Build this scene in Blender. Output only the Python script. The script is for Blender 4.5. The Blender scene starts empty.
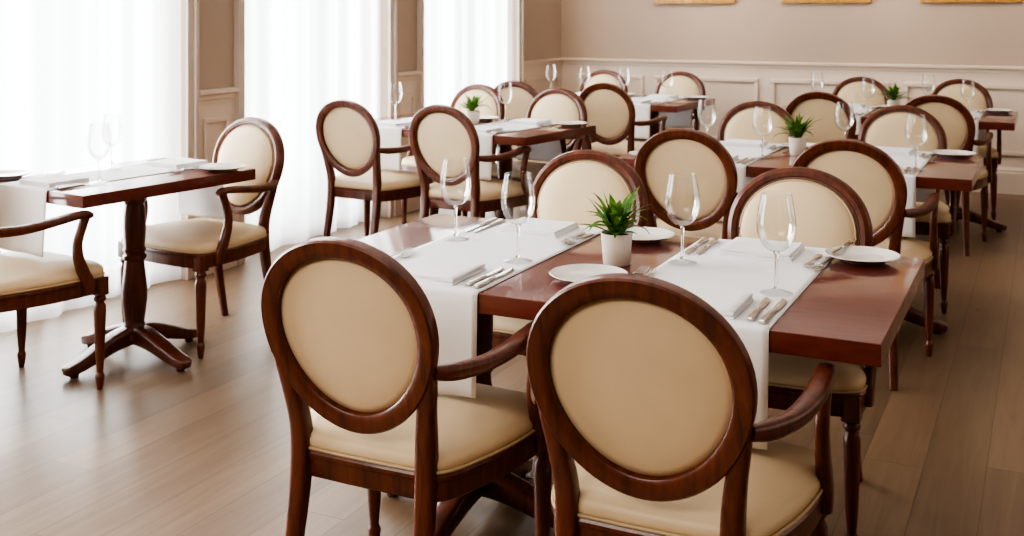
import bpy, bmesh, math, random
from mathutils import Vector, Matrix

PI = math.pi
SC = bpy.context.scene
COL = SC.collection

# ------------------------------------------------------------------ materials
def new_mat(name):
    m = bpy.data.materials.new(name)
    m.use_nodes = True
    nt = m.node_tree
    nt.nodes.clear()
    out = nt.nodes.new('ShaderNodeOutputMaterial')
    return m, nt, out

def N(nt, typ, **kw):
    n = nt.nodes.new(typ)
    for k, v in kw.items():
        if k in n.inputs:
            n.inputs[k].default_value = v
        else:
            setattr(n, k, v)
    return n

def L(nt, a, b):
    nt.links.new(a, b)

def ramp(nt, fac, stops):
    r = nt.nodes.new('ShaderNodeValToRGB')
    e = r.color_ramp.elements
    e[0].position, e[0].color = stops[0][0], (*stops[0][1], 1)
    e[1].position, e[1].color = stops[-1][0], (*stops[-1][1], 1)
    for p, c in stops[1:-1]:
        x = e.new(p); x.color = (*c, 1)
    L(nt, fac, r.inputs['Fac'])
    return r.outputs['Color']

def wood_mat(name, dark, mid, light, rough, coat, axis=(1, 1, 9), scale=7.0, coat_rough=.12, coat_ior=1.5):
    m, nt, out = new_mat(name)
    tc = N(nt, 'ShaderNodeTexCoord')
    mp = N(nt, 'ShaderNodeMapping')
    mp.inputs['Scale'].default_value = tuple(10.0 / a for a in axis)
    L(nt, tc.outputs['Object'], mp.inputs['Vector'])
    n1 = N(nt, 'ShaderNodeTexNoise', Scale=scale, Detail=6.0, Roughness=.6, Distortion=.6)
    L(nt, mp.outputs['Vector'], n1.inputs['Vector'])
    c = ramp(nt, n1.outputs['Fac'], [(.25, dark), (.5, mid), (.78, light)])
    b = N(nt, 'ShaderNodeBsdfPrincipled', Roughness=rough)
    L(nt, c, b.inputs['Base Color'])
    b.inputs['Coat Weight'].default_value = coat
    b.inputs['Coat Roughness'].default_value = coat_rough
    b.inputs['Coat IOR'].default_value = coat_ior
    L(nt, b.outputs['BSDF'], out.inputs['Surface'])
    return m

def plain_mat(name, col, rough, bump=0., bscale=200., var=.0, metal=0., vscale=3.0, sheen=0.):
    m, nt, out = new_mat(name)
    tc = N(nt, 'ShaderNodeTexCoord')
    b = N(nt, 'ShaderNodeBsdfPrincipled', Roughness=rough, Metallic=metal)
    n0 = N(nt, 'ShaderNodeTexNoise', Scale=vscale, Detail=3.0)
    L(nt, tc.outputs['Object'], n0.inputs['Vector'])
    lo = tuple(c * (1 - var) for c in col); hi = tuple(min(1, c * (1 + var)) for c in col)
    L(nt, ramp(nt, n0.outputs['Fac'], [(.3, lo), (.7, hi)]), b.inputs['Base Color'])
    if sheen:
        b.inputs['Sheen Weight'].default_value = sheen
    if bump:
        n1 = N(nt, 'ShaderNodeTexNoise', Scale=bscale, Detail=2.0)
        L(nt, tc.outputs['Object'], n1.inputs['Vector'])
        bp = N(nt, 'ShaderNodeBump', Strength=bump, Distance=.002)
        L(nt, n1.outputs['Fac'], bp.inputs['Height'])
        L(nt, bp.outputs['Normal'], b.inputs['Normal'])
    L(nt, b.outputs['BSDF'], out.inputs['Surface'])
    return m

M = {}
M['chair_wood'] = wood_mat('chair_wood', (.050, .0105, .004), (.128, .030, .0115), (.205, .054, .020), .36, .35, scale=5.0)
M['table_wood'] = wood_mat('table_wood', (.100, .010, .004), (.145, .0175, .007), (.185, .027, .010), .45, .85, axis=(7, 1.2, 1.2), scale=6.0, coat_rough=.07, coat_ior=1.5)
M['pedestal_wood'] = wood_mat('pedestal_wood', (.052, .013, .006), (.118, .030, .013), (.185, .052, .022), .34, .4, scale=5.0)
M['leather'] = plain_mat('cream_leather', (.745, .580, .372), .46, bump=.12, bscale=320., var=.05, vscale=5.)
M['piping'] = plain_mat('leather_piping', (.56, .41, .245), .5, var=.04)
M['linen'] = plain_mat('white_linen', (.90, .885, .905), .85, bump=.15, bscale=700., var=.015, sheen=.15)
M['napkin'] = plain_mat('white_napkin', (.90, .885, .895), .85, bump=.15, bscale=600., var=.02, sheen=.15)
M['steel'] = plain_mat('polished_steel', (.62, .58, .54), .17, metal=1.0, var=.03)
M['china'] = plain_mat('white_china', (.84, .81, .75), .12, var=.01)
M['pot'] = plain_mat('cream_ceramic', (.74, .66, .57), .42, bump=.08, bscale=60., var=.05)
M['soil'] = plain_mat('potting_soil', (.035, .022, .014), .95, bump=.6, bscale=250., var=.4, vscale=60.)
M['wall'] = plain_mat('taupe_wall_paint', (.455, .355, .280), .75, bump=.05, bscale=350., var=.015, vscale=1.2)
M['wainscot'] = plain_mat('cream_wainscot_paint', (.70, .585, .485), .5, var=.015, vscale=1.5)
M['casing'] = plain_mat('window_casing_paint', (.62, .53, .45), .45, var=.02)
M['sash'] = plain_mat('white_sash_paint', (.80, .79, .77), .4, var=.01)
M['ceiling'] = plain_mat('white_ceiling_paint', (.78, .74, .69), .8, var=.01)
M['gold'] = wood_mat('gilded_wood', (.30, .14, .03), (.48, .25, .06), (.62, .36, .10), .35, .2, scale=3.0)
M['mat_board'] = plain_mat('mount_board', (.75, .70, .62), .8, var=.02)

def leaf_mat():
    m, nt, out = new_mat('green_leaf')
    tc = N(nt, 'ShaderNodeTexCoord')
    n = N(nt, 'ShaderNodeTexNoise', Scale=35.0, Detail=2.0)
    L(nt, tc.outputs['Object'], n.inputs['Vector'])
    c = ramp(nt, n.outputs['Fac'], [(.3, (.045, .125, .018)), (.55, (.12, .26, .04)), (.75, (.24, .42, .09))])
    b = N(nt, 'ShaderNodeBsdfPrincipled', Roughness=.38)
    L(nt, c, b.inputs['Base Color'])
    t = N(nt, 'ShaderNodeBsdfTranslucent')
    L(nt, c, t.inputs['Color'])
    mx = N(nt, 'ShaderNodeMixShader', Fac=.25)
    L(nt, b.outputs['BSDF'], mx.inputs[1]); L(nt, t.outputs['BSDF'], mx.inputs[2])
    L(nt, mx.outputs['Shader'], out.inputs['Surface'])
    return m
M['leaf'] = leaf_mat()

def glass_mat():
    m, nt, out = new_mat('clear_wine_glass')
    b = N(nt, 'ShaderNodeBsdfGlass', Roughness=0.0, IOR=1.45)
    b.inputs['Color'].default_value = (.985, .985, .98, 1)
    L(nt, b.outputs['BSDF'], out.inputs['Surface'])
    return m
M['glass'] = glass_mat()

def thin_glass_mat():
    m, nt, out = new_mat('thin_blown_glass')
    lw = N(nt, 'ShaderNodeLayerWeight', Blend=.5)
    t = N(nt, 'ShaderNodeBsdfTransparent')
    L(nt, ramp(nt, lw.outputs['Facing'], [(0., (.98, .98, .975)), (.60, (.95, .95, .945)), (.85, (.76, .76, .75)), (1., (.36, .36, .35))]), t.inputs['Color'])
    g = N(nt, 'ShaderNodeBsdfGlossy', Roughness=.03)
    g.inputs['Color'].default_value = (1, 1, 1, 1)
    f = N(nt, 'ShaderNodeFresnel', IOR=1.45)
    k = N(nt, 'ShaderNodeMath', operation='MINIMUM')
    k.inputs[1].default_value = .40
    L(nt, f.outputs['Fac'], k.inputs[0])
    mx = N(nt, 'ShaderNodeMixShader')
    L(nt, k.outputs[0], mx.inputs['Fac'])
    L(nt, t.outputs['BSDF'], mx.inputs[1]); L(nt, g.outputs['BSDF'], mx.inputs[2])
    L(nt, mx.outputs['Shader'], out.inputs['Surface'])
    return m
M['thin_glass'] = thin_glass_mat()

def pane_mat():
    m, nt, out = new_mat('window_glass')
    t = N(nt, 'ShaderNodeBsdfTransparent')
    t.inputs['Color'].default_value = (.97, .98, .98, 1)
    g = N(nt, 'ShaderNodeBsdfGlossy', Roughness=.02)
    f = N(nt, 'ShaderNodeFresnel', IOR=1.35)
    mx = N(nt, 'ShaderNodeMixShader')
    L(nt, f.outputs['Fac'], mx.inputs['Fac'])
    L(nt, t.outputs['BSDF'], mx.inputs[1]); L(nt, g.outputs['BSDF'], mx.inputs[2])
    L(nt, mx.outputs['Shader'], out.inputs['Surface'])
    return m
M['pane'] = pane_mat()

def sheer_mat():
    m, nt, out = new_mat('sheer_voile')
    t = N(nt, 'ShaderNodeBsdfTransparent')
    t.inputs['Color'].default_value = (1, 1, 1, 1)
    tr = N(nt, 'ShaderNodeBsdfTranslucent')
    tr.inputs['Color'].default_value = (.93, .94, .94, 1)
    d = N(nt, 'ShaderNodeBsdfDiffuse')
    d.inputs['Color'].default_value = (.90, .90, .90, 1)
    m1 = N(nt, 'ShaderNodeMixShader', Fac=.35)
    L(nt, tr.outputs['BSDF'], m1.inputs[1]); L(nt, d.outputs['BSDF'], m1.inputs[2])
    lw = N(nt, 'ShaderNodeLayerWeight', Blend=.45)      # a sheer weave looks denser where its folds turn edge-on
    mr = N(nt, 'ShaderNodeMapRange')
    mr.inputs['To Min'].default_value = .62; mr.inputs['To Max'].default_value = .94
    L(nt, lw.outputs['Facing'], mr.inputs['Value'])
    m2 = N(nt, 'ShaderNodeMixShader')
    L(nt, mr.outputs['Result'], m2.inputs['Fac'])
    L(nt, t.outputs['BSDF'], m2.inputs[1]); L(nt, m1.outputs['Shader'], m2.inputs[2])
    L(nt, m2.outputs['Shader'], out.inputs['Surface'])
    return m
M['sheer'] = sheer_mat()

def floor_mat():
    m, nt, out = new_mat('oak_floorboards')
    tc = N(nt, 'ShaderNodeTexCoord')
    sp = N(nt, 'ShaderNodeSeparateXYZ')
    L(nt, tc.outputs['Object'], sp.inputs[0])
    def math_(op, a, b=None):
        n = N(nt, 'ShaderNodeMath', operation=op)
        for i, v in enumerate((a, b)):
            if v is None: continue
            if isinstance(v, (int, float)): n.inputs[i].default_value = v
            else: L(nt, v, n.inputs[i])
        return n.outputs[0]
    W, LEN = .18, 2.1
    xs = math_('DIVIDE', sp.outputs['X'], W)
    row = math_('FLOOR', xs)
    fx = math_('FRACT', xs)
    wn = N(nt, 'ShaderNodeTexWhiteNoise', noise_dimensions='1D')
    L(nt, row, wn.inputs['W'])
    ys = math_('ADD', math_('DIVIDE', sp.outputs['Y'], LEN), math_('MULTIPLY', wn.outputs['Value'], 7.3))
    colm = math_('FLOOR', ys)
    fy = math_('FRACT', ys)
    idv = math_('ADD', math_('MULTIPLY', row, 13.37), math_('MULTIPLY', colm, 5.71))
    wn2 = N(nt, 'ShaderNodeTexWhiteNoise', noise_dimensions='1D')
    L(nt, idv, wn2.inputs['W'])
    cb = N(nt, 'ShaderNodeCombineXYZ')
    L(nt, math_('MULTIPLY', sp.outputs['X'], 26.0), cb.inputs[0])
    L(nt, math_('MULTIPLY', sp.outputs['Y'], 1.7), cb.inputs[1])
    L(nt, math_('MULTIPLY', wn2.outputs['Value'], 40.0), cb.inputs[2])
    gr = N(nt, 'ShaderNodeTexNoise', Scale=1.0, Detail=6.0, Roughness=.62, Distortion=.8)
    L(nt, cb.outputs[0], gr.inputs['Vector'])
    c1 = ramp(nt, gr.outputs['Fac'], [(.22, (.185, .117, .071)), (.5, (.236, .155, .097)), (.8, (.288, .196, .127))])
    tint = ramp(nt, wn2.outputs['Value'], [(0., (.84, .83, .82)), (.5, (.97, .96, .95)), (1., (1.10, 1.08, 1.06))])
    mx = N(nt, 'ShaderNodeMix', data_type='RGBA', blend_type='MULTIPLY')
    mx.inputs['Factor'].default_value = 1.0
    L(nt, c1, mx.inputs['A']); L(nt, tint, mx.inputs['B'])
    # small dark knots
    kc = N(nt, 'ShaderNodeCombineXYZ')
    L(nt, math_('MULTIPLY', sp.outputs['X'], 5.0), kc.inputs[0])
    L(nt, math_('MULTIPLY', sp.outputs['Y'], 1.6), kc.inputs[1])
    vo = N(nt, 'ShaderNodeTexVoronoi', Scale=1.0)
    L(nt, kc.outputs[0], vo.inputs['Vector'])
    kn = math_('LESS_THAN', vo.outputs['Distance'], .05)
    mk = N(nt, 'ShaderNodeMix', data_type='RGBA')
    mk.inputs['B'].default_value = (.15, .09, .06, 1)
    L(nt, math_('MULTIPLY', kn, .6), mk.inputs['Factor']); L(nt, mx.outputs['Result'], mk.inputs['A'])
    # grooves
    ex = math_('MINIMUM', fx, math_('SUBTRACT', 1.0, fx))
    ey = math_('MINIMUM', fy, math_('SUBTRACT', 1.0, fy))
    gx = math_('LESS_THAN', ex, .012)
    gy = math_('LESS_THAN', ey, .0011)
    g = math_('MAXIMUM', gx, gy)
    mg = N(nt, 'ShaderNodeMix', data_type='RGBA')
    mg.inputs['B'].default_value = (.12, .075, .05, 1)
    L(nt, math_('MULTIPLY', g, .6), mg.inputs['Factor']); L(nt, mk.outputs['Result'], mg.inputs['A'])
    b = N(nt, 'ShaderNodeBsdfPrincipled', Roughness=.36)
    b.inputs['Specular IOR Level'].default_value = .36
    L(nt, mg.outputs['Result'], b.inputs['Base Color'])
    rr = N(nt, 'ShaderNodeMapRange')
    rr.inputs['To Min'].default_value = .27; rr.inputs['To Max'].default_value = .40
    L(nt, gr.outputs['Fac'], rr.inputs['Value']); L(nt, rr.outputs['Result'], b.inputs['Roughness'])
    bp = N(nt, 'ShaderNodeBump', Strength=.25, Distance=.002)
    L(nt, math_('SUBTRACT', math_('MULTIPLY', gr.outputs['Fac'], .4), g), bp.inputs['Height'])
    L(nt, bp.outputs['Normal'], b.inputs['Normal'])
    L(nt, b.outputs['BSDF'], out.inputs['Surface'])
    return m
M['floor'] = floor_mat()

def picture_mat():
    m, nt, out = new_mat('muted_landscape_print')
    tc = N(nt, 'ShaderNodeTexCoord')
    n = N(nt, 'ShaderNodeTexNoise', Scale=3.0, Detail=5.0)
    L(nt, tc.outputs['Object'], n.inputs['Vector'])
    c = ramp(nt, n.outputs['Fac'], [(.3, (.22, .25, .20)), (.5, (.45, .42, .32)), (.7, (.62, .60, .52))])
    b = N(nt, 'ShaderNodeBsdfPrincipled', Roughness=.6)
    L(nt, c, b.inputs['Base Color'])
    L(nt, b.outputs['BSDF'], out.inputs['Surface'])
    return m
M['picture'] = picture_mat()

# ------------------------------------------------------------------ mesh helpers
class MB:
    """collects shapes, then links them as ONE mesh object"""
    def __init__(self):
        self.v = []; self.f = []
    def add(self, verts, faces):
        o = len(self.v)
        self.v += [tuple(p) for p in verts]
        self.f += [tuple(i + o for i in f) for f in faces]
        return self
    def mesh(self, name, mat, sharp=40):
        me = bpy.data.meshes.new(name)
        me.from_pydata(self.v, [], self.f)
        bm = bmesh.new(); bm.from_mesh(me)
        bmesh.ops.recalc_face_normals(bm, faces=bm.faces)
        bm.to_mesh(me); bm.free()
        for p in me.polygons: p.use_smooth = True
        try: me.set_sharp_from_angle(angle=math.radians(sharp))
        except Exception: pass
        me.materials.append(M[mat])
        return me
    def build(self, name, mat, parent=None, sharp=40, loc=None, rz=0.):
        o = bpy.data.objects.new(name, self.mesh(name, mat, sharp))
        COL.objects.link(o)
        if parent is not None: o.parent = parent
        if loc is not None: o.location = loc
        if rz: o.rotation_euler.z = rz
        return o

def box(mb, x0, x1, y0, y1, z0, z1, b=0.):
    if b <= 0:
        v = [(x, y, z) for z in (z0, z1) for y in (y0, y1) for x in (x0, x1)]
        return mb.add(v, [(0, 1, 3, 2), (4, 6, 7, 5), (0, 4, 5, 1), (2, 3, 7, 6), (0, 2, 6, 4), (1, 5, 7, 3)])
    bm = bmesh.new()
    bmesh.ops.create_cube(bm, size=1.0)
    for v in bm.verts:
        v.co = Vector((x0 + (v.co.x + .5) * (x1 - x0), y0 + (v.co.y + .5) * (y1 - y0), z0 + (v.co.z + .5) * (z1 - z0)))
    bmesh.ops.bevel(bm, geom=bm.edges[:], offset=b, segments=3, profile=.6, affect='EDGES')
    bm.verts.index_update()
    mb.add([v.co[:] for v in bm.verts], [[v.index for v in f.verts] for f in bm.faces])
    bm.free()
    return mb

def lathe(mb, prof, seg=24, cx=0., cy=0., closed=False):
    n = len(prof); v = []; f = []
    for k in range(seg):
        a = 2 * PI * k / seg
        for r, z in prof:
            v.append((cx + r * math.cos(a), cy + r * math.sin(a), z))
    m = n if closed else n - 1
    for k in range(seg):
        k2 = (k + 1) % seg
        for i in range(m):
            j = (i + 1) % n
            f.append((k * n + i, k2 * n + i, k2 * n + j, k * n + j))
    if not closed:
        if prof[0][0] > 1e-6: f.append(tuple(k * n for k in range(seg)))
        if prof[-1][0] > 1e-6: f.append(tuple(k * n + n - 1 for k in range(seg)))
    bm = bmesh.new()
    vs = [bm.verts.new(p) for p in v]
    for q in f:
        try: bm.faces.new([vs[i] for i in q])
        except ValueError: pass
    bmesh.ops.remove_doubles(bm, verts=bm.verts, dist=1e-6)
    bm.verts.index_update()
    mb.add([p.co[:] for p in bm.verts], [[p.index for p in q.verts] for q in bm.faces])
    bm.free()
    return mb

def catmull(pts, sub=6, closed=False):
    """smooth a list of equal-length tuples"""
    n = len(pts); out = []
    rng = range(n) if closed else range(n - 1)
    for i in rng:
        if closed: p = [pts[(i + k - 1) % n] for k in range(4)]
        else: p = [pts[max(0, min(n - 1, i + k - 1))] for k in range(4)]
        for s in range(sub):
            t = s / sub
            out.append(tuple(.5 * (2 * b + (c - a) * t + (2 * a - 5 * b + 4 * c - d) * t * t + (3 * b - a - 3 * c + d) * t ** 3)
                             for a, b, c, d in zip(*p)))
    if not closed: out.append(tuple(pts[-1]))
    return out

def sweep(mb, path, sizes, side=(1, 0, 0), seg=12, power=3.2, closed=False, cap=True):
    """sweep a rounded-rectangle section along a path; sizes: (across side, across the other way)"""
    P = [Vector(p) for p in path]; n = len(P); v = []; f = []
    side0 = Vector(side)
    for i, p in enumerate(P):
        if closed: t = P[(i + 1) % n] - P[i - 1]
        else: t = P[min(n - 1, i + 1)] - P[max(0, i - 1)]
        t.normalize()
        s = side0 - t * side0.dot(t)
        if s.length < 1e-4: s = t.orthogonal()
        s.normalize()
        u = t.cross(s)
        w, h = sizes[i] if isinstance(sizes, list) else sizes
        for k in range(seg):
            a = 2 * PI * (k + .5) / seg
            ca, sa = math.cos(a), math.sin(a)
            ex = math.copysign(abs(ca) ** (2 / power), ca) * w * .5
            ey = math.copysign(abs(sa) ** (2 / power), sa) * h * .5
            v.append((p + s * ex + u * ey)[:])
    m = n if closed else n - 1
    for i in range(m):
        j = (i + 1) % n
        for k in range(seg):
            k2 = (k + 1) % seg
            f.append((i * seg + k, i * seg + k2, j * seg + k2, j * seg + k))
    if cap and not closed:
        f.append(tuple(range(seg)))
        f.append(tuple((n - 1) * seg + k for k in range(seg)))
    return mb.add(v, f)

def ssweep(mb, keys, side=(1, 0, 0), sub=6, **kw):
    """keys: (x, y, z, w, h) smoothed"""
    c = catmull(keys, sub)
    return sweep(mb, [k[:3] for k in c], [(k[3], k[4]) for k in c], side, **kw)

def rings(mb, loops, cap0=True, cap1=True):
    n = len(loops[0]); v = []; f = []
    for l in loops: v += l
    for i in range(len(loops) - 1):
        for k in range(n):
            k2 = (k + 1) % n
            f.append((i * n + k, i * n + k2, (i + 1) * n + k2, (i + 1) * n + k))
    if cap0: f.append(tuple(range(n)))
    if cap1: f.append(tuple((len(loops) - 1) * n + k for k in range(n)))
    return mb.add(v, f)

def tag(o, label, cat, group=None):
    o['label'] = label; o['category'] = cat
    if group: o['group'] = group
    return o

def struct(o):
    o['kind'] = 'structure'; return o

def empty(name, loc=(0, 0, 0), rz=0.):
    o = bpy.data.objects.new(name, None)
    o.empty_display_size = .1
    COL.objects.link(o); o.location = loc; o.rotation_euler.z = rz
    return o

def copy_tree(o, parent=None):
    c = o.copy(); COL.objects.link(c)
    if parent is not None: c.parent = parent
    for ch in list(o.children): copy_tree(ch, c)
    return c

# ------------------------------------------------------------------ armchair
TILT = math.radians(11.5)
BC = Vector((0, -.262, .730))                 # centre of the oval back
def egg(t, a, b, e=.10):
    return a * math.cos(t) * (1 + e * math.sin(t)), b * math.sin(t)
def back_pt(u, w, d):
    """u across, w up along the tilted back, d towards the front"""
    return (u, BC.y - w * math.sin(TILT) + d * math.cos(TILT), BC.z + w * math.cos(TILT) + d * math.sin(TILT))

def make_chair():
    root = empty('armchair')
    A, B = .223, .226
    # oval frame: moulded section swept round the egg
    sec = [(0, -.017), (.004, -.021), (.022, -.0205), (.036, -.019), (.042, -.014), (.043, .004), (.039, .010), (.034, .010), (.031, .017), (.017, .021),
           (.005, .016), (.001, .008)]
    nt_ = 72; loops = []
    for k in range(nt_):
        t = 2 * PI * k / nt_
        loop = []
        for inn, d in sec:
            u, w = egg(t, A - inn, B - inn)
            loop.append(back_pt(u, w, d))
        loops.append(loop)
    mb = MB(); n = len(sec); v = []; f = []
    for l in loops: v += l
    for i in range(nt_):
        j = (i + 1) % nt_
        for k in range(n):
            k2 = (k + 1) % n
            f.append((i * n + k, i * n + k2, j * n + k2, j * n + k))
    mb.add(v, f)
    mb.build('back_frame', 'chair_wood', root, 35)
    # upholstered pad, domed to the front, flatter to the rear
    mb = MB()
    a, b = A - .040, B - .040
    lp = []
    def ring(s, d):
        return [back_pt(*egg(2 * PI * k / 56, a * s, b * s), d) for k in range(56)]
    for s, d in ((.06, -.008), (.35, -.0075), (.7, -.006), (.9, -.004), (.985, -.001), (1., .003), (1., .009), (.985, .015), (.955, .021), (.88, .028), (.7, .036), (.4, .041), (.08, .042)):
        lp.append(ring(s, d))
    rings(mb, lp)
    pad = mb.build('backrest', 'leather', root, 60)
    mb = MB()
    sweep(mb, ring(.972, .0185), (.007, .007), side=(0, -.2, 1), seg=8, power=2, closed=True)
    mb.build('piping', 'piping', pad, 60)
    # seat
    half = [(0, .262), (.12, .256), (.215, .243), (.262, .215), (.272, .16), (.262, .02), (.235, -.10), (.208, -.175), (.175, -.205), (.09, -.210)]
    pts = half + [(0, -.211)] + [(-x, y) for x, y in reversed(half[1:])]
    outl = catmull(pts, 4, True)
    cy = .03
    def oring(s, z, ds=0.):
        r = []
        for x, y in outl:
            l = math.hypot(x, y - cy)
            k = s + ds / max(l, .05)
            r.append((x * k, cy + (y - cy) * k, z))
        return r
    mb = MB()
    rings(mb, [oring(1, .375, -.05), oring(1, .375, .0), oring(1, .379, .003), oring(1, .418, .003), oring(1, .421, .007), oring(1, .430, .008), oring(1, .436, .004), oring(1, .438, -.02)])
    mb.build('seat_frame', 'chair_wood', root, 35)
    mb = MB()
    rings(mb, [oring(1, .436, -.01), oring(1, .438, -.001), oring(1, .448, .004), oring(1, .460, .004), oring(1, .471, -.003), oring(1, .479, -.016), oring(1, .485, -.04),
               oring(.72, .492), oring(.5, .4965), oring(.25, .499), oring(.04, .500)])
    seat = mb.build('seat', 'leather', root, 70)
    mb = MB()
    sweep(mb, oring(1, .4405, .005), (.008, .008), side=(0, 0, 1), seg=8, power=2, closed=True)
    mb.build('piping', 'piping', seat, 60)
    # front legs: block, collar, turned and tapered, little foot
    for s in (-1, 1):
        mb = MB()
        box(mb, s * .248 - .024, s * .248 + .024, .192, .240, .362, .432, .004)
        lathe(mb, [(.004, 0), (.010, .0), (.0125, .012), (.0165, .040), (.018, .050), (.0165, .058), (.0125, .064), (.0125, .070), (.0175, .13), (.0215, .24), (.0235, .300), (.0225, .318), (.0165, .330),
                   (.0165, .336), (.0225, .342), (.0235, .350), (.020, .357), (.017, .361), (.017, .366)], 16, s * .248, .216)
        mb.build('leg', 'chair_wood', root, 35)
    # rear legs run up into the sides of the oval
    for s in (-1, 1):
        mb = MB()
        ssweep(mb, [(s * .178, -.288, 0, .030, .028), (s * .171, -.256, .14, .036, .032), (s * .167, -.226, .30, .042, .038), (s * .166, -.212, .42, .046, .042), (s * .168, -.214, .50, .045, .042),
                    (s * .178, -.230, .575, .041, .036), (s * .193, -.249, .660, .036, .030), (s * .202, -.264, .745, .027, .024)], side=(1, 0, 0), sub=6, seg=16, power=4)
        mb.build('leg', 'chair_wood', root, 35)
    # arms with scooped supports
    for s in (-1, 1):
        mb = MB()
        ssweep(mb, [(s * .208, -.250, .672, .026, .030), (s * .236, -.20, .666, .031, .037), (s * .264, -.12, .666, .039, .035), (s * .281, -.03, .675, .045, .033), (s * .284, .06, .685, .045, .031),
                    (s * .282, .118, .688, .043, .027), (s * .281, .142, .683, .036, .026), (s * .281, .152, .674, .028, .018)], side=(1, 0, 0), sub=6, seg=14, power=2.8)
        arm = mb.build('armrest', 'chair_wood', root, 40)
        mb = MB()
        ssweep(mb, [(s * .281, .130, .680, .029, .033), (s * .280, .112, .632, .028, .031), (s * .279, .096, .580, .029, .033), (s * .279, .100, .525, .031, .038), (s * .279, .122, .465, .033, .045),
                    (s * .278, .142, .425, .034, .047), (s * .277, .146, .385, .030, .042)], side=(1, 0, 0), sub=6, seg=14, power=3.4)
        mb.build('arm_support', 'chair_wood', arm, 40)
    return root

CHAIRS = [
    # x, y, rotation (deg), label
    (-1.382, 2.275, 0, 'oval-back armchair at lower left of centre, seen from behind, near side of the foreground table'),
    (-.702, 2.235, 1, 'largest oval-back armchair, seen from behind, closest to the camera at the foreground table'),
    (-1.474, 3.345, 180, 'oval-back armchair directly behind the foreground potted plant, its cream front facing the camera'),
    (-.715, 3.225, 179, 'oval-back armchair facing the camera behind the white plate with the butter knife'),
    (-1.395, 4.80, 0, 'oval-back armchair seen from behind, left near seat of the second right-hand table'),
    (-.708, 4.70, -1, 'oval-back armchair seen from behind, right near seat of the second right-hand table'),
    (-1.455, 5.80, 180, 'oval-back armchair facing the camera on the far side, left, of the second right-hand table'),
    (-.704, 5.86, 180, 'oval-back armchair facing the camera on the far side, right, of the second right-hand table'),
    (-1.30, 7.32, 0, 'oval-back armchair seen from behind, left near seat of the rearmost right-hand table'),
    (-.62, 7.33, 0, 'oval-back armchair seen from behind, right near seat of the rearmost right-hand table'),
    (-1.31, 8.52, 180, 'oval-back armchair facing the room by the back wall, behind the smallest potted plant'),
    (-.60, 8.56, 180, 'oval-back armchair facing the room by the back wall, rightmost of that wall'),
    (-3.56, 5.47, -5, 'oval-back armchair seen from behind against the sheer curtain, left near seat of the mid-left table'),
    (-2.90, 5.42, -6, 'oval-back armchair seen from behind, right near seat of the mid-left table'),
    (-3.58, 6.43, 173, 'oval-back armchair facing the camera behind the plant on the mid-left table'),
    (-2.92, 6.29, 173, 'oval-back armchair facing the camera, right far seat of the mid-left table'),
    (-3.48, 7.49, -4, 'oval-back armchair near the last window, seen from behind, left near seat of the corner table'),
    (-2.80, 7.54, -4, 'oval-back armchair seen from behind, right near seat of the corner table'),
    (-3.49, 8.64, 177, 'oval-back armchair facing the room, left far seat of the corner table'),
    (-2.82, 8.69, 177, 'oval-back armchair facing the room, right far seat of the corner table'),
    (-3.535, 2.90, -6.5, 'armchair cut off by the left edge of the photo at the small window table'),
    (-3.398, 3.80, 172, 'oval-back armchair at the far end of the small window table, turned towards the camera'),
]
chair0 = make_chair()
for i, (x, y, r, lab) in enumerate(CHAIRS):
    c = chair0 if i == 0 else copy_tree(chair0)
    c.location = (x, y, 0); c.rotation_euler.z = math.radians(r)
    tag(c, lab, 'chair', 'oval-back armchairs around the dining tables')

# ------------------------------------------------------------------ tables
TOP = .76
def make_pedestal(parent, x, y):
    mb = MB()
    lathe(mb, [(.0, .085), (.058, .085), (.062, .095), (.062, .112), (.055, .120), (.056, .128), (.048, .136), (.041, .150), (.040, .160), (.046, .20), (.0515, .245), (.052, .285), (.047, .335), (.041, .385),
               (.039, .41), (.046, .416), (.048, .424), (.046, .432), (.040, .437), (.040, .445), (.046, .452), (.046, .460), (.041, .466), (.044, .50), (.0465, .55), (.045, .60), (.039, .645), (.044, .652), (.046, .660),
               (.043, .668), (.045, .690), (.052, .702), (.052, .711)], 28, x, y)
    box(mb, x - .15, x + .15, y - .15, y + .15, .695, .7115, .004)
    ped = mb.build('pedestal', 'pedestal_wood', parent, 35)
    for k in range(4):
        a = PI / 2 * k
        c, s = math.cos(a), math.sin(a)
        mb = MB()
        ks = [(.0, .104, .074, .075), (.06, .101, .074, .074), (.12, .088, .072, .066), (.19, .066, .070, .056), (.25, .046, .068, .048), (.300, .034, .062, .042), (.322, .030, .050, .034), (.330, .028, .028, .022)]
        ssweep(mb, [(x + r * c, y + r * s, z, w, h) for r, z, w, h in ks], side=(-s, c, 0), sub=5, seg=16, power=5)
        lathe(mb, [(.016, .0), (.018, .004), (.018, .018), (.01, .022)], 12, x + .285 * c, y + .285 * s)
        mb.build('foot', 'pedestal_wood', ped, 35)

def make_table(cx, cy, rz, W, D, peds, label):
    t = empty('dining_table', (cx, cy, 0), rz)
    tag(t, label, 'table', None)
    mb = MB(); box(mb, -W / 2, W / 2, -D / 2, D / 2, TOP - .048, TOP, .003)
    mb.build('tabletop', 'table_wood', t, 30)
    for px in peds: make_pedestal(t, px, 0.)
    return t

def corner_table(xr, yf, rzdeg, W, D):
    """centre of a table from its front right corner"""
    a = math.radians(rzdeg)
    c, s = math.cos(a), math.sin(a)
    lx, ly = -W / 2, D / 2
    return xr + lx * c - ly * s, yf + lx * s + ly * c, a

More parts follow.
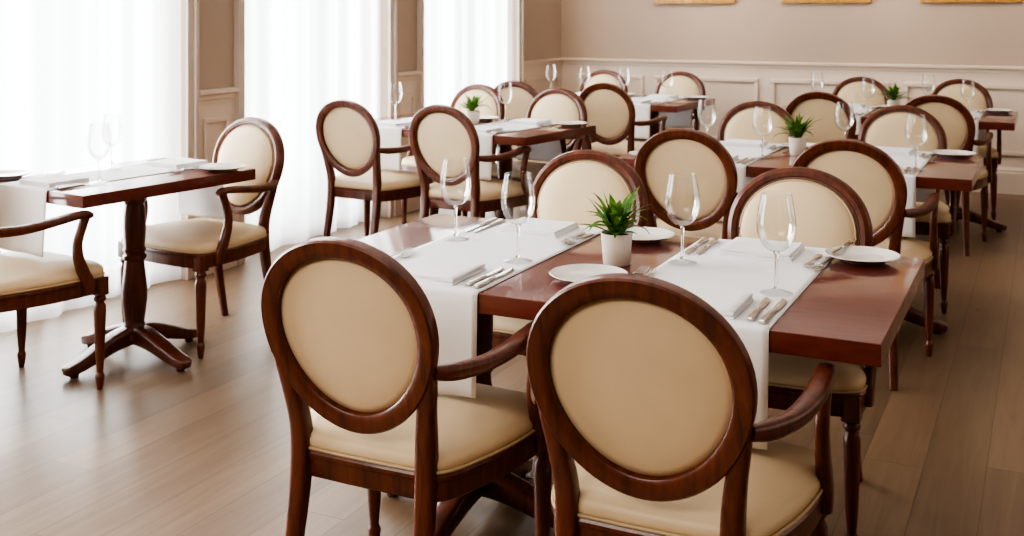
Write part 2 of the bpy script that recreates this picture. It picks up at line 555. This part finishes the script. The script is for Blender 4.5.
# name: (front right corner x, y, rot, width, depth, pedestal offsets, runner centres measured from the right edge, label)
TABLES = {
    'A': (-.310, 2.350, 0, 1.555, .88, (-.388, .388), (1.130, .428), 'long mahogany dining table filling the centre foreground, two white runners and a potted plant'),
    'B': (-.285, 4.840, 0, 1.555, .88, (-.388, .320), (1.125, .415), 'second long mahogany table in the right-hand row, just behind the foreground table'),
    'C': (-.197, 7.480, 0, 1.555, .88, (-.388, .388), (1.115, .405), 'rearmost long mahogany table of the right-hand row, near the back wall'),
    'D': (-2.573, 5.430, -7, 1.42, .80, (-.24, .31), (1.045, .400), 'mahogany table in mid-left of the room with a plant, between window curtain and aisle'),
    'E': (-2.459, 7.760, -4, 1.42, .84, (-.355, .355), (1.045, .400), 'mahogany table in the far left corner by the last window'),
    'F': (-3.222, 2.966, -7, .66, .865, (.07,), (.370,), 'small single-pedestal mahogany table beside the left window'),
}

def make_runner(cx, cy, rz, xo, D, label, seed, w=.40):
    rnd = random.Random(seed)
    z = TOP + .0012; e = D / 2 + .0045; bot = .510
    path = []
    nh = 12
    for k in range(nh): path.append((-e, bot + (z - .008 - bot) * k / (nh - 1)))
    path += [(-e + .002, z - .003), (-e + .0065, z)]
    for k in range(1, 16): path.append((-e + .0065 + (2 * e - .013) * k / 16, z))
    path += [(e - .0065, z), (e - .002, z - .003)]
    for k in range(nh): path.append((e, z - .008 - (z - .008 - bot) * k / (nh - 1)))
    nx = 24; v = []; f = []
    ph = rnd.uniform(0, 6)
    for (y, zz) in path:
        h = max(0., (z - .02 - zz) / (z - bot))
        sgn = -1 if y < 0 else 1
        for i in range(nx + 1):
            u = i / nx
            wav = (.5 + .5 * math.sin(u * 9 + ph)) * .010 * h + .006 * h
            v.append((xo + (u - .5) * w * (1 - .004 * h), y + sgn * wav, zz))
    for j in range(len(path) - 1):
        for i in range(nx):
            f.append((j * (nx + 1) + i, j * (nx + 1) + i + 1, (j + 1) * (nx + 1) + i + 1, (j + 1) * (nx + 1) + i))
    mb = MB(); mb.add(v, f)
    o = mb.build('table_runner', 'linen', None, 180, (cx, cy, 0), rz)
    sm = o.modifiers.new('cloth', 'SOLIDIFY'); sm.thickness = .0016; sm.offset = 1.0
    tag(o, label, 'table runner', 'white runners across the dining tables')
    return o

RUNNERS = {
    ('A', 0): 'white linen runner under the left two place settings of the foreground table',
    ('A', 1): 'white linen runner under the right two place settings of the foreground table',
    ('B', 0): 'white linen runner on the left half of the second right-hand table',
    ('B', 1): 'white linen runner on the right half of the second right-hand table',
    ('C', 0): 'white linen runner on the left half of the rearmost right-hand table',
    ('C', 1): 'white linen runner on the right half of the rearmost right-hand table',
    ('D', 0): 'white linen runner on the curtain end of the mid-left table',
    ('D', 1): 'white linen runner on the aisle end of the mid-left table, beside its plant',
    ('E', 0): 'white linen runner on the window end of the far corner table',
    ('E', 1): 'white linen runner on the aisle end of the far corner table',
    ('F', 0): 'white linen runner laid along the small table beside the left window',
}

# ------------------------------------------------------------------ table ware
def make_glass_mesh():
    # outside profile up from the foot, then back down the inside of the bowl
    out = [(.0, .0), (.034, .0), (.0365, .0008), (.0365, .0018), (.030, .0032), (.015, .006), (.0065, .011), (.0042, .020), (.0036, .045), (.0036, .070), (.0042, .086), (.0075, .093), (.017, .097), (.028, .105), (.037, .119),
           (.0422, .136), (.0436, .150), (.0424, .170), (.0390, .193), (.0352, .213), (.0335, .2225)]
    inn = [(.0332, .2226), (.0347, .213), (.0384, .193), (.0417, .170), (.0429, .150), (.0414, .1365), (.0361, .1205), (.0268, .1068), (.0152, .0995), (.006, .0980), (.0, .0978)]
    # solid stem, thin blown bowl and foot
    stem = [p for p in out if .011 <= p[1] <= .093]
    stem = [(0, stem[0][1])] + stem + [(0, .094)]
    bowl = [(.0, .0955)] + [p for p in out if p[1] > .095]
    foot = [p for p in out if .001 <= p[1] <= .011]
    mb = MB(); lathe(mb, stem, 20)
    ns = len(mb.f)
    def sheet(prof, seg=44):
        n = len(prof)
        v = [(r * math.cos(2 * PI * k / seg), r * math.sin(2 * PI * k / seg), z) for k in range(seg) for r, z in prof]
        mb.add(v, [(k * n + q, ((k + 1) % seg) * n + q, ((k + 1) % seg) * n + q + 1, k * n + q + 1) for k in range(seg) for q in range(n - 1)])
    sheet(bowl); sheet(foot)
    rim = bowl[-1]
    lathe(mb, [(rim[0] - .0004 + .0006 * math.cos(2 * PI * q / 6), rim[1] + .0006 * math.sin(2 * PI * q / 6)) for q in range(6)], 40, closed=True)
    me = mb.mesh('wine_glass', 'glass', 180)
    me.materials.append(M['thin_glass'])
    for q, p in enumerate(me.polygons): p.material_index = 0 if q < ns else 1
    return me

def make_napkin_mesh():
    mb = MB(); rnd = random.Random(4)
    w, d = .196, .182
    zs = [(0., .0065), (.0063, .0125), (.0122, .0185)]
    for k, (z0, z1) in enumerate(zs):
        nx, ny = 12, 10; v = []; f = []
        x0, x1 = -w / 2 + .003 * k, w / 2 - .002 * (k % 2)
        y0, y1 = -d / 2 + .002 * (k % 2), d / 2 - .002 * k
        # a soft slab: cross-section in x is a rounded lens, lofted along y
        sec = []
        m = 10
        for q in range(m + 1): sec.append((x0 + (x1 - x0) * q / m, z1))
        for q in range(1, 4): sec.append((x1 + .0035 * math.sin(PI * q / 4), z1 + (z0 - z1) * q / 4))
        for q in range(m + 1): sec.append((x1 - (x1 - x0) * q / m, z0))
        lp = []
        for j in range(ny + 1):
            y = y0 + (y1 - y0) * j / ny
            puff = 1 - .18 * abs(2 * j / ny - 1) ** 6
            lp.append([(x, y, zs[0][0] + (z0 + (z - z0) * puff) + .0008 * (k > 0) * math.sin(x * 40 + y * 30 + k)) for x, z in sec])
        rings(mb, lp)
    return mb.mesh('folded_napkin', 'napkin', 50)

def make_fork_mesh():
    mb = MB()
    ssweep(mb, [(0, -.095, .0035, .016, .003), (0, -.085, .0035, .020, .0035), (0, -.05, .004, .015, .0035), (0, .0, .0065, .008, .0035), (0, .025, .0085, .0065, .0035), (0, .032, .0078, .012, .003), (0, .039, .0062, .022, .0026),
                (0, .046, .0054, .0245, .0024)], side=(1, 0, 0), sub=4, seg=10, power=3)
    for k in range(4):
        x = -.0105 + .0070 * k
        ssweep(mb, [(x * .9, .040, .0058, .0050, .0026), (x, .056, .0046, .0042, .0024), (x, .075, .0046, .0035, .0022), (x * .98, .092, .0070, .0028, .002), (x * .96, .104, .0105, .0014, .0012)], side=(1, 0, 0), sub=3, seg=8, power=3)
    return mb.mesh('dinner_fork', 'steel', 50)

def make_knife_mesh():
    mb = MB()
    ssweep(mb, [(0, -.115, .005, .012, .006), (0, -.108, .005, .0175, .009), (0, -.06, .005, .0155, .009), (0, -.02, .005, .0115, .008), (0, -.012, .005, .013, .0085), (0, -.006, .004, .0125, .005)], side=(1, 0, 0), sub=4, seg=12, power=3)
    ssweep(mb, [(0, -.01, .0035, .012, .0035), (.0015, .01, .003, .017, .0028), (.002, .05, .003, .020, .0024), (.001, .085, .003, .0185, .0022), (-.003, .105, .003, .010, .002), (-.006, .113, .003, .003, .0016)], side=(1, 0, 0), sub=4, seg=10, power=2.4)
    return mb.mesh('table_knife', 'steel', 50)

def make_plate_mesh():
    mb = MB()
    lathe(mb, [(0, .004), (.052, .004), (.055, .0), (.058, .0), (.060, .003), (.072, .007), (.088, .0125), (.0985, .0165), (.1, .018), (.0985, .0193), (.088, .0155), (.070, .0095), (.062, .0075), (.0, .0070)], 48)
    return mb.mesh('side_plate', 'china', 60)

MESH = {'glass': make_glass_mesh(), 'napkin': make_napkin_mesh(), 'fork': make_fork_mesh(), 'knife': make_knife_mesh(), 'plate': make_plate_mesh()}

def put(kind, name, x, y, z, rz, label, cat, group, scale=1.):
    o = bpy.data.objects.new(name, MESH[kind])
    COL.objects.link(o)
    o.location = (x, y, z); o.rotation_euler.z = rz
    if scale != 1.: o.scale = (scale,) * 3
    return tag(o, label, cat, group)

PLACES = {
    ('A', 0, 'n'): 'before the lower-left foreground chair',
    ('A', 1, 'n'): 'before the largest foreground chair',
    ('A', 0, 'f'): 'at the foreground table\'s far seat left of its plant',
    ('A', 1, 'f'): 'at the foreground table\'s far seat right of its plant',
    ('B', 0, 'n'): 'at the second right-hand table\'s left near seat',
    ('B', 1, 'n'): 'at the second right-hand table\'s right near seat',
    ('B', 0, 'f'): 'at the second right-hand table\'s left far seat',
    ('B', 1, 'f'): 'at the second right-hand table\'s right far seat',
    ('C', 0, 'n'): 'at the rearmost right-hand table\'s left near seat',
    ('C', 1, 'n'): 'at the rearmost right-hand table\'s right near seat',
    ('C', 0, 'f'): 'at the rearmost right-hand table\'s left far seat',
    ('C', 1, 'f'): 'at the rearmost right-hand table\'s right far seat',
    ('D', 0, 'n'): 'at the mid-left table\'s near seat by the curtain',
    ('D', 1, 'n'): 'at the mid-left table\'s near seat by the aisle',
    ('D', 0, 'f'): 'at the mid-left table\'s far seat by the curtain',
    ('D', 1, 'f'): 'at the mid-left table\'s far seat by the aisle',
    ('E', 0, 'n'): 'at the far corner table\'s left near seat',
    ('E', 1, 'n'): 'at the far corner table\'s right near seat',
    ('E', 0, 'f'): 'at the far corner table\'s left far seat',
    ('E', 1, 'f'): 'at the far corner table\'s right far seat',
    ('F', 0, 'n'): 'at the near end of the small window table',
    ('F', 0, 'f'): 'at the far end of the small window table',
}
# pieces the photograph shows nothing of (behind chairs or outside the frame)
SKIP = {('D', 0, 'f', 'glass'), ('D', 1, 'n', 'glass')}
for _k, _v in {'fork_in fork_out': 'B0n B1n C0n C1n D0f D1n E0n E0f E1n', 'napkin': 'C0n C1n D0f E0n', 'plate': 'A0n B1n C0n C1n D0n D1n E0n E1n',
               'knife_in knife_out': 'B1f C0f C1f D0f E0n E0f', 'knife_out': 'B0f', 'fork_in': 'C0f', 'knife_in': 'C1n'}.items():
    for _p in _v.split():
        for _q in _k.split(): SKIP.add((_p[0], int(_p[1]), _p[2], _q))
GROUPS = {'glass': 'wine glasses on the dining tables', 'napkin': 'folded napkins on the runners', 'fork': 'forks beside the napkins', 'knife': 'knives beside the napkins', 'plate': 'white side plates on the tables'}
# measured places of single pieces, in metres on the table (world x, y)
FIX = {('A', 0, 'n', 'glass'): (-1.297, 2.690), ('A', 0, 'f', 'glass'): (-1.590, 2.870), ('A', 1, 'f', 'glass'): (-.890, 2.865), ('A', 1, 'n', 'glass'): (-.591, 2.655),
       ('B', 0, 'f', 'glass'): (-1.557, 5.42), ('B', 0, 'n', 'glass'): (-1.203, 5.12), ('B', 1, 'f', 'glass'): (-.905, 5.56), ('B', 1, 'n', 'glass'): (-.515, 5.0),
       ('F', 0, 'n', 'glass'): (-3.365, 3.18), ('F', 0, 'f', 'glass'): (-3.64, 3.51),
       ('A', 1, 'n', 'plate'): (-1.050, 2.590), ('A', 0, 'f', 'plate'): (-1.10, 3.128), ('A', 1, 'f', 'plate'): (-.462, 3.128), ('A', 1, 'n', 'fork_in'): (-.925, 2.635), ('A', 1, 'n', 'fork_out'): (-.958, 2.645), ('D', 0, 'n', 'glass'): (-3.73, 5.94), ('D', 1, 'f', 'glass'): (-3.09, 6.22), ('E', 0, 'f', 'glass'): (-3.80, 8.52), ('E', 0, 'n', 'glass'): (-3.43, 8.37), ('E', 1, 'n', 'glass'): (-3.03, 8.21), ('E', 1, 'f', 'glass'): (-2.63, 8.08),
       ('C', 0, 'f', 'glass'): (-1.54, 8.27), ('C', 0, 'n', 'glass'): (-1.11, 7.77), ('C', 1, 'f', 'glass'): (-.77, 8.27), ('C', 1, 'n', 'glass'): (-.485, 7.83)}

def setting(T, k, side, cx, cy, a, xo, D):
    place = PLACES[(T, k, side)]
    rnd = random.Random(hash_key(T, k, side))
    sg = 1 if side == 'n' else -1
    ca, sa = math.cos(a), math.sin(a)
    def at(dx, dy):
        lx = xo + sg * dx; ly = sg * (-D / 2 + dy)
        return cx + lx * ca - ly * sa, cy + lx * sa + ly * ca
    base = a + (0 if side == 'n' else PI)
    zr = TOP + .0032
    j = lambda s: rnd.uniform(-s, s)
    def piece(key, kind, name, dx, dy, z, rz, label, cat, scale=1.):
        if (T, k, side, key) in SKIP: return
        x, y = FIX.get((T, k, side, key), at(dx + j(.004), dy + j(.006)))
        put(kind, name, x, y, z, base + rz + j(.03), label, cat, GROUPS[kind], scale)
    piece('napkin', 'napkin', 'folded_napkin', .012 if side == 'n' else -.01, .125, zr, 0., 'white folded napkin ' + place, 'napkin')
    piece('knife_in', 'knife', 'table_knife', .147, .150, zr, .02, 'inner steel knife ' + place, 'knife', .93)
    piece('knife_out', 'knife', 'table_knife', .178, .146, zr, .0, 'outer steel knife ' + place, 'knife')
    piece('fork_in', 'fork', 'dinner_fork', -.160, .195, zr, .02, 'inner steel fork ' + place, 'fork', .95)
    piece('fork_out', 'fork', 'dinner_fork', -.188, .215, zr, -.02, 'outer steel fork ' + place, 'fork')
    piece('glass', 'glass', 'wine_glass', .15, .34, zr, 0., 'clear stemmed wine glass ' + place, 'wine glass', 1.075)
    piece('plate', 'plate', 'side_plate', -.290, .115, TOP + .0004, 0., 'round white side plate ' + place, 'plate')

def hash_key(T, k, side):
    return ord(T) * 31 + k * 7 + (3 if side == 'n' else 11)

for T, (xr, yf, rd, W, D, peds, runs, lab) in TABLES.items():
    cx, cy, a = corner_table(xr, yf, rd, W, D)
    make_table(cx, cy, a, W, D, peds, lab)
    for k, off in enumerate(runs):
        xo = W / 2 - off
        make_runner(cx, cy, a, xo, D, RUNNERS[(T, k)], ord(T) + k, .31 if T == 'F' else .37 if T == 'D' else .40)
        setting(T, k, 'n', cx, cy, a, xo, D)
        setting(T, k, 'f', cx, cy, a, xo, D)

# butter knife resting on the rim of one side plate
o = put('knife', 'butter_knife', -.522, 3.165, TOP + .0205, math.radians(172), 'steel butter knife resting on the rim of the foreground table\'s rightmost side plate', 'knife', None, .78)

# ------------------------------------------------------------------ potted plants
def make_plant(name, x, y, label, seed, scale=1.):
    rnd = random.Random(seed)
    root = empty(name, (x, y, TOP + .0004))
    tag(root, label, 'potted plant', 'small potted plants on the tables')
    mb = MB()
    lathe(mb, [(0, 0), (.034, 0), (.0365, .003), (.0395, .045), (.0425, .080), (.0430, .084), (.0415, .0855), (.0395, .084), (.0375, .074), (.0, .073)], 36)
    mb.build('pot', 'pot', root, 50)
    mb = MB()
    lathe(mb, [(0, .070), (.0378, .072), (.036, .0775), (.02, .079), (0, .080)], 24)
    mb.build('soil', 'soil', root, 80)
    mb = MB()
    n = 46
    for k in range(n):
        az = 2.4 * k + rnd.uniform(-.4, .4)
        lift = rnd.uniform(.35, 1.35) if k % 3 else rnd.uniform(.9, 1.5)
        ln = rnd.uniform(.080, .140) * (1.0 if lift < 1.1 else .88)
        wd = rnd.uniform(.013, .024)
        r0 = rnd.uniform(.0, .018); z0 = .076 + rnd.uniform(0, .028)
        droop = rnd.uniform(.2, 1.0) * (1.4 - lift * .5)
        ca, sa = math.cos(az), math.sin(az)
        m = 9; v = []; f = []
        pr, pz = r0, z0; ang = lift
        for i in range(m + 1):
            t = i / m
            wv = wd * (.28 + .72 * math.sin(PI * min(1, t * 1.05 + .08)) ** .8) * (1 if t < .97 else .25) * .5
            if i:
                ang = lift - droop * t * t * 1.3
                pr += math.cos(ang) * ln / m; pz += math.sin(ang) * ln / m
            for q, dz in ((-1, .0025), (0, 0), (1, .0025)):
                v.append((pr * ca - q * wv * sa, pr * sa + q * wv * ca, pz + dz * (wv / .008)))
        for i in range(m):
            for q in range(2):
                f.append((i * 3 + q, i * 3 + q + 1, (i + 1) * 3 + q + 1, (i + 1) * 3 + q))
        mb.add(v, f)
    mb.build('foliage', 'leaf', root, 180)
    root.scale = (scale,) * 3
    root.rotation_euler.z = seed
    return root
make_plant('potted_plant', -1.050, 2.79, 'leafy green plant in a cream pot on the foreground table', 3, 1.0)
make_plant('potted_plant', -1.085, 5.33, 'leafy green plant in a cream pot on the second right-hand table', 8, 1.0)
make_plant('potted_plant', -.965, 7.95, 'leafy green plant on the rearmost right-hand table near the back wall', 5, 1.0)
make_plant('potted_plant', -3.16, 5.92, 'leafy green plant in a pot on the mid-left table by the windows', 14, 1.0)

# ------------------------------------------------------------------ the room
XL, XR, YF, YB, ZC = -4.19, 4.6, -2.6, 9.64, 3.25
WT = .34
mb = MB(); box(mb, XL - WT, XR + .2, YF - .2, YB + .2, -.06, 0)
struct(mb.build('floor', 'floor'))
mb = MB(); box(mb, XL - WT, XR + .2, YF - .2, YB + .2, ZC, ZC + .1)
struct(mb.build('ceiling', 'ceiling'))
mb = MB(); box(mb, XL - WT, XR + .2, YB, YB + .2, 0, ZC)
struct(mb.build('wall_back', 'wall'))
mb = MB(); box(mb, XR, XR + .2, YF, YB, 0, ZC)
struct(mb.build('wall_right', 'wall'))
mb = MB(); box(mb, XL - WT, XR + .2, YF - .2, YF, 0, ZC)
struct(mb.build('wall_front', 'wall'))
# window openings along the left wall
WIN = [(.97, 2.53), (3.0, 4.555), (5.02, 6.578), (7.045, 8.667)]
ZS, ZH = .0, 2.86
mb = MB()
edges = [YF] + [e for w in WIN for e in w] + [YB]
for i in range(0, len(edges), 2): box(mb, XL - WT, XL, edges[i], edges[i + 1], 0, ZC)
for y0, y1 in WIN:
    box(mb, XL - WT, XL, y0, y1, ZH, ZC)
struct(mb.build('wall_left', 'wall'))

def window(i, y0, y1):
    mb = MB()
    xg = XL - .25
    fw = .06
    for a, b in ((y0, y0 + fw), (y1 - fw, y1), ((y0 + y1) / 2 - .03, (y0 + y1) / 2 + .03)):
        box(mb, xg - .03, xg + .03, a, b, ZS, ZH)
    for a, b in ((ZS, ZS + .10), (ZH - .07, ZH)):
        box(mb, xg - .028, xg + .028, y0, y1, a, b)
    w = struct(mb.build('window_%d' % i, 'sash'))
    mb = MB()
    box(mb, xg - .004, xg + .004, y0 + fw * .5, y1 - fw * .5, ZS + .05, ZH - .03)
    mb.build('pane', 'pane', w)
for i, (y0, y1) in enumerate(WIN): window(i + 1, y0, y1)

# moulded casings round the openings
def moulding(mb, y0, y1, z0, z1, vertical=True, out=1):
    """a stepped casing strip lying on the wall face"""
    if vertical:
        w = y1 - y0
        box(mb, XL, XL + .020, y0, y1, z0, z1, .002)
        box(mb, XL, XL + .036, y0 + w * (.04 if out < 0 else .60), y0 + w * (.40 if out < 0 else .96), z0, z1, .004)
    else:
        box(mb, XL, XL + .020, y0, y1, z0, z1, .002)
tn = 1
for y0, y1 in WIN:
    mb = MB()
    cw = .074
    moulding(mb, y0 - cw, y0, 0, ZH + cw, out=-1)
    moulding(mb, y1, y1 + cw, 0, ZH + cw, out=1)
    box(mb, XL, XL + .022, y0, y1, ZH, ZH + cw, .002)
    struct(mb.build('trim_%d' % tn, 'casing')); tn += 1

# wainscot on the piers of the left wall and along the back wall
def rail_profile():
    return [(0, .930), (.012, .932), (.014, .955), (.022, .965), (.024, .982), (.040, .994), (.042, 1.010), (.034, 1.016), (0, 1.018)]
def run_y(mb, prof, y0, y1):
    rings(mb, [[(XL + d, y0, z) for d, z in prof], [(XL + d, y1, z) for d, z in prof]])
def run_x(mb, prof, x0, x1):
    rings(mb, [[(x0, YB - d, z) for d, z in prof], [(x1, YB - d, z) for d, z in prof]])
BASE = [(0, 0), (.026, 0), (.026, .165), (.020, .175), (.022, .190), (.012, .205), (.008, .215), (0, .216)]
piers = []
cw = .074
ee = [YF] + [e for w in WIN for e in (w[0] - cw, w[1] + cw)] + [YB]
for i in range(0, len(ee), 2): piers.append((ee[i], ee[i + 1]))
mb = MB()
for a, b in piers: box(mb, XL, XL + .008, a, b, 0, .95)
struct(mb.build('trim_%d' % tn, 'wainscot')); tn += 1
mb = MB()
for a, b in piers: run_y(mb, rail_profile(), a, b)
struct(mb.build('trim_%d' % tn, 'wainscot', None, 30)); tn += 1
mb = MB()
for a, b in piers: run_y(mb, BASE, a, b)
struct(mb.build('baseboard_left', 'wainscot', None, 30))

def panel_frame_y(mb, y0, y1, z0, z1):
    w = .028
    for (a, b, c, d) in ((y0, y1, z0, z0 + w), (y0, y1, z1 - w, z1), (y0, y0 + w, z0 + w, z1 - w), (y1 - w, y1, z0 + w, z1 - w)):
        box(mb, XL + .006, XL + .022, a, b, c, d, .005)
def panel_frame_x(mb, x0, x1, z0, z1):
    w = .036
    for (a, b, c, d) in ((x0, x1, z0, z0 + w), (x0, x1, z1 - w, z1), (x0, x0 + w, z0 + w, z1 - w), (x1 - w, x1, z0 + w, z1 - w)):
        box(mb, a, b, YB - .030, YB - .006, c, d, .008)
mb = MB()
for a, b in piers:
    m = .055
    if b - a > .8: panel_frame_y(mb, a + .08, b - .08, .31, .86)
    else: panel_frame_y(mb, a + m, b - m, .31, .86)
struct(mb.build('trim_%d' % tn, 'wainscot', None, 30)); tn += 1
mb = MB(); box(mb, XL, XR, YB - .008, YB, 0, .95)
struct(mb.build('trim_%d' % tn, 'wainscot')); tn += 1
mb = MB(); run_x(mb, rail_profile(), XL, XR)
struct(mb.build('trim_%d' % tn, 'wainscot', None, 30)); tn += 1
mb = MB(); run_x(mb, BASE, XL, XR)
struct(mb.build('baseboard_back', 'wainscot', None, 30))
mb = MB()
xs = [(-4.02, -3.36), (-3.255, -2.30), (-2.19, -1.20), (-1.09, -.10), (.01, 1.0), (1.11, 2.1), (2.21, 3.2), (3.31, 4.3)]
for a, b in xs: panel_frame_x(mb, a, b, .305, .87)
struct(mb.build('trim_%d' % tn, 'wainscot', None, 30)); tn += 1

# sheer curtains hanging to the floor inside the openings
CL = ['white sheer curtain hanging over the window behind the small left table',
      'white sheer curtain over the middle window, behind the mid-left armchair',
      'white sheer curtain over the last window, nearest the back wall']
def curtain(y0, y1, label, seed):
    rnd = random.Random(seed)
    ny, nz = 260, 14
    ph = [rnd.uniform(0, 6.28) for _ in range(5)]
    def fold(u, h):
        q = u * (y1 - y0)
        a = math.sin(q * 52 + ph[0] + .9 * math.sin(q * 7 + ph[1]))
        b = math.sin(q * 23 + ph[2] + .7 * math.sin(q * 5 + ph[3]))
        return .014 * a * (.5 + .5 * math.sin(q * 6 + ph[4])) + .018 * b * (1 + .25 * h)
    v = []; f = []
    for j in range(nz + 1):
        h = j / nz
        z = ZH - .01 - (ZH - .01 - ZS - .006) * h
        for i in range(ny + 1):
            u = i / ny
            v.append((XL - .044 + fold(u, h), y0 + .006 + (y1 - y0 - .012) * u, z))
    for j in range(nz):
        for i in range(ny):
            f.append((j * (ny + 1) + i, j * (ny + 1) + i + 1, (j + 1) * (ny + 1) + i + 1, (j + 1) * (ny + 1) + i))
    mb = MB(); mb.add(v, f)
    o = mb.build('sheer_curtain', 'sheer', None, 180)
    if label: tag(o, label, 'curtain', 'sheer curtains at the windows')
    return o
for i, (y0, y1) in enumerate(WIN):
    if i < 1: continue
    curtain(y0, y1, CL[i - 1], 20 + i)

# gilt picture frames on the back wall
for x0, x1, lab in ((-3.263, -2.505, 'gilt picture frame on the back wall, leftmost of three'), (-2.10, -1.352, 'gilt picture frame on the back wall, middle of three'),
                    (-.958, -.195, 'gilt picture frame on the back wall, rightmost of three')):
    z0, z1 = 1.528, 2.32
    w = .055
    mb = MB()
    y1 = YB - .004
    for (a, b, c, d) in ((x0, x1, z0, z0 + w), (x0, x1, z1 - w, z1), (x0, x0 + w, z0 + w, z1 - w), (x1 - w, x1, z0 + w, z1 - w)):
        box(mb, a, b, y1 - .032, y1, c, d, .005)
    for (a, b, c, d) in ((x0 + w, x1 - w, z0 + w, z0 + w + .012), (x0 + w, x1 - w, z1 - w - .012, z1 - w), (x0 + w, x0 + w + .012, z0 + w, z1 - w), (x1 - w - .012, x1 - w, z0 + w, z1 - w)):
        box(mb, a, b, y1 - .022, y1, c, d, .003)
    fr = mb.build('picture_frame', 'gold', None, 30)
    tag(fr, lab, 'picture', 'gilt frames on the back wall')
    mb = MB(); box(mb, x0 + w, x1 - w, y1 - .010, y1 - .004, z0 + w, z1 - w)
    mb.build('mount', 'mat_board', fr)
    mb = MB(); box(mb, x0 + w + .09, x1 - w - .09, y1 - .013, y1 - .010, z0 + w + .09, z1 - w - .09)
    mb.build('print', 'picture', fr)

# ------------------------------------------------------------------ light
w = bpy.data.worlds.new('daylight'); SC.world = w
w.use_nodes = True
bg = w.node_tree.nodes['Background']
bg.inputs['Color'].default_value = (.96, .98, 1.0, 1)
bg.inputs['Strength'].default_value = 1.6

def area(name, loc, rot, sx, sy, power, col, spread=None):
    l = bpy.data.lights.new(name, 'AREA')
    l.shape = 'RECTANGLE'; l.size = sx; l.size_y = sy; l.energy = power; l.color = col
    if spread: l.spread = math.radians(spread)
    o = bpy.data.objects.new(name, l); COL.objects.link(o)
    o.location = loc; o.rotation_euler = rot
    return o
for i, (y0, y1) in enumerate(WIN):
    area('window_daylight', (XL - .55, (y0 + y1) / 2, 1.5), (0, -PI / 2, 0), 2.7, (y1 - y0) * 1.02, 198, (.965, .985, 1.0))
# warm unseen spots added under the ceiling to brighten the back wall
def spot(x, y, power, size=70, blend=.8, r=.06):
    l = bpy.data.lights.new('wall_fill', 'SPOT')
    l.energy = power; l.color = (1.0, .88, .74); l.spot_size = math.radians(size); l.spot_blend = blend; l.shadow_soft_size = r
    o = bpy.data.objects.new('wall_fill', l); COL.objects.link(o)
    o.location = (x, y, ZC - .02)
    o.rotation_euler = (math.radians(54), 0, 0)          # tilted to wash the back wall
    return o
for x in (-3.4, -1.9, -.4, 1.1): spot(x, 7.9, 120, 66)
area('overhead_fill', (-1.0, 5.0, ZC - .05), (0, 0, 0), 4.5, 7.0, 12, (1.0, .90, .78))  # weak soft fill added overhead, no visible fitting
area('overhead_fill', (-2.2, -1.2, ZC - .4), (math.radians(52), 0, 0), 3.0, 1.2, 70, (1.0, .94, .86))  # unseen fill added behind the camera to lift the chair backs

area('side_fill', (XR - .3, 5.2, 2.1), (0, PI / 2, 0), 1.6, 6.0, 26, (1.0, .93, .84))  # unseen fill added at the right to lighten the window piers

# ------------------------------------------------------------------ camera
F_PX, HOR, YAW = 1100.0, 14.0, math.radians(26.063)
cd = bpy.data.cameras.new('camera')
cam = bpy.data.objects.new('camera', cd); COL.objects.link(cam)
cam.location = (0, 0, 1.435); cam.rotation_euler = (PI / 2, 0, YAW)
cd.sensor_width = 36.0; cd.lens = F_PX * 36.0 / 1024.0
cd.shift_y = -(268.0 - HOR) / 1024.0
cd.dof.use_dof = True; cd.dof.focus_distance = 2.75; cd.dof.aperture_fstop = 6.3
cd.clip_start = .05
SC.camera = cam

SC.view_settings.view_transform = 'AgX'
SC.view_settings.look = 'AgX - High Contrast'
SC.view_settings.exposure = 0.27
SC.cycles.use_denoising = True
SC.cycles.max_bounces = 14
SC.cycles.transparent_max_bounces = 16
SC.cycles.transmission_bounces = 12
SC.cycles.caustics_refractive = False
SC.cycles.caustics_reflective = False
SC.cycles.sample_clamp_indirect = 6.0
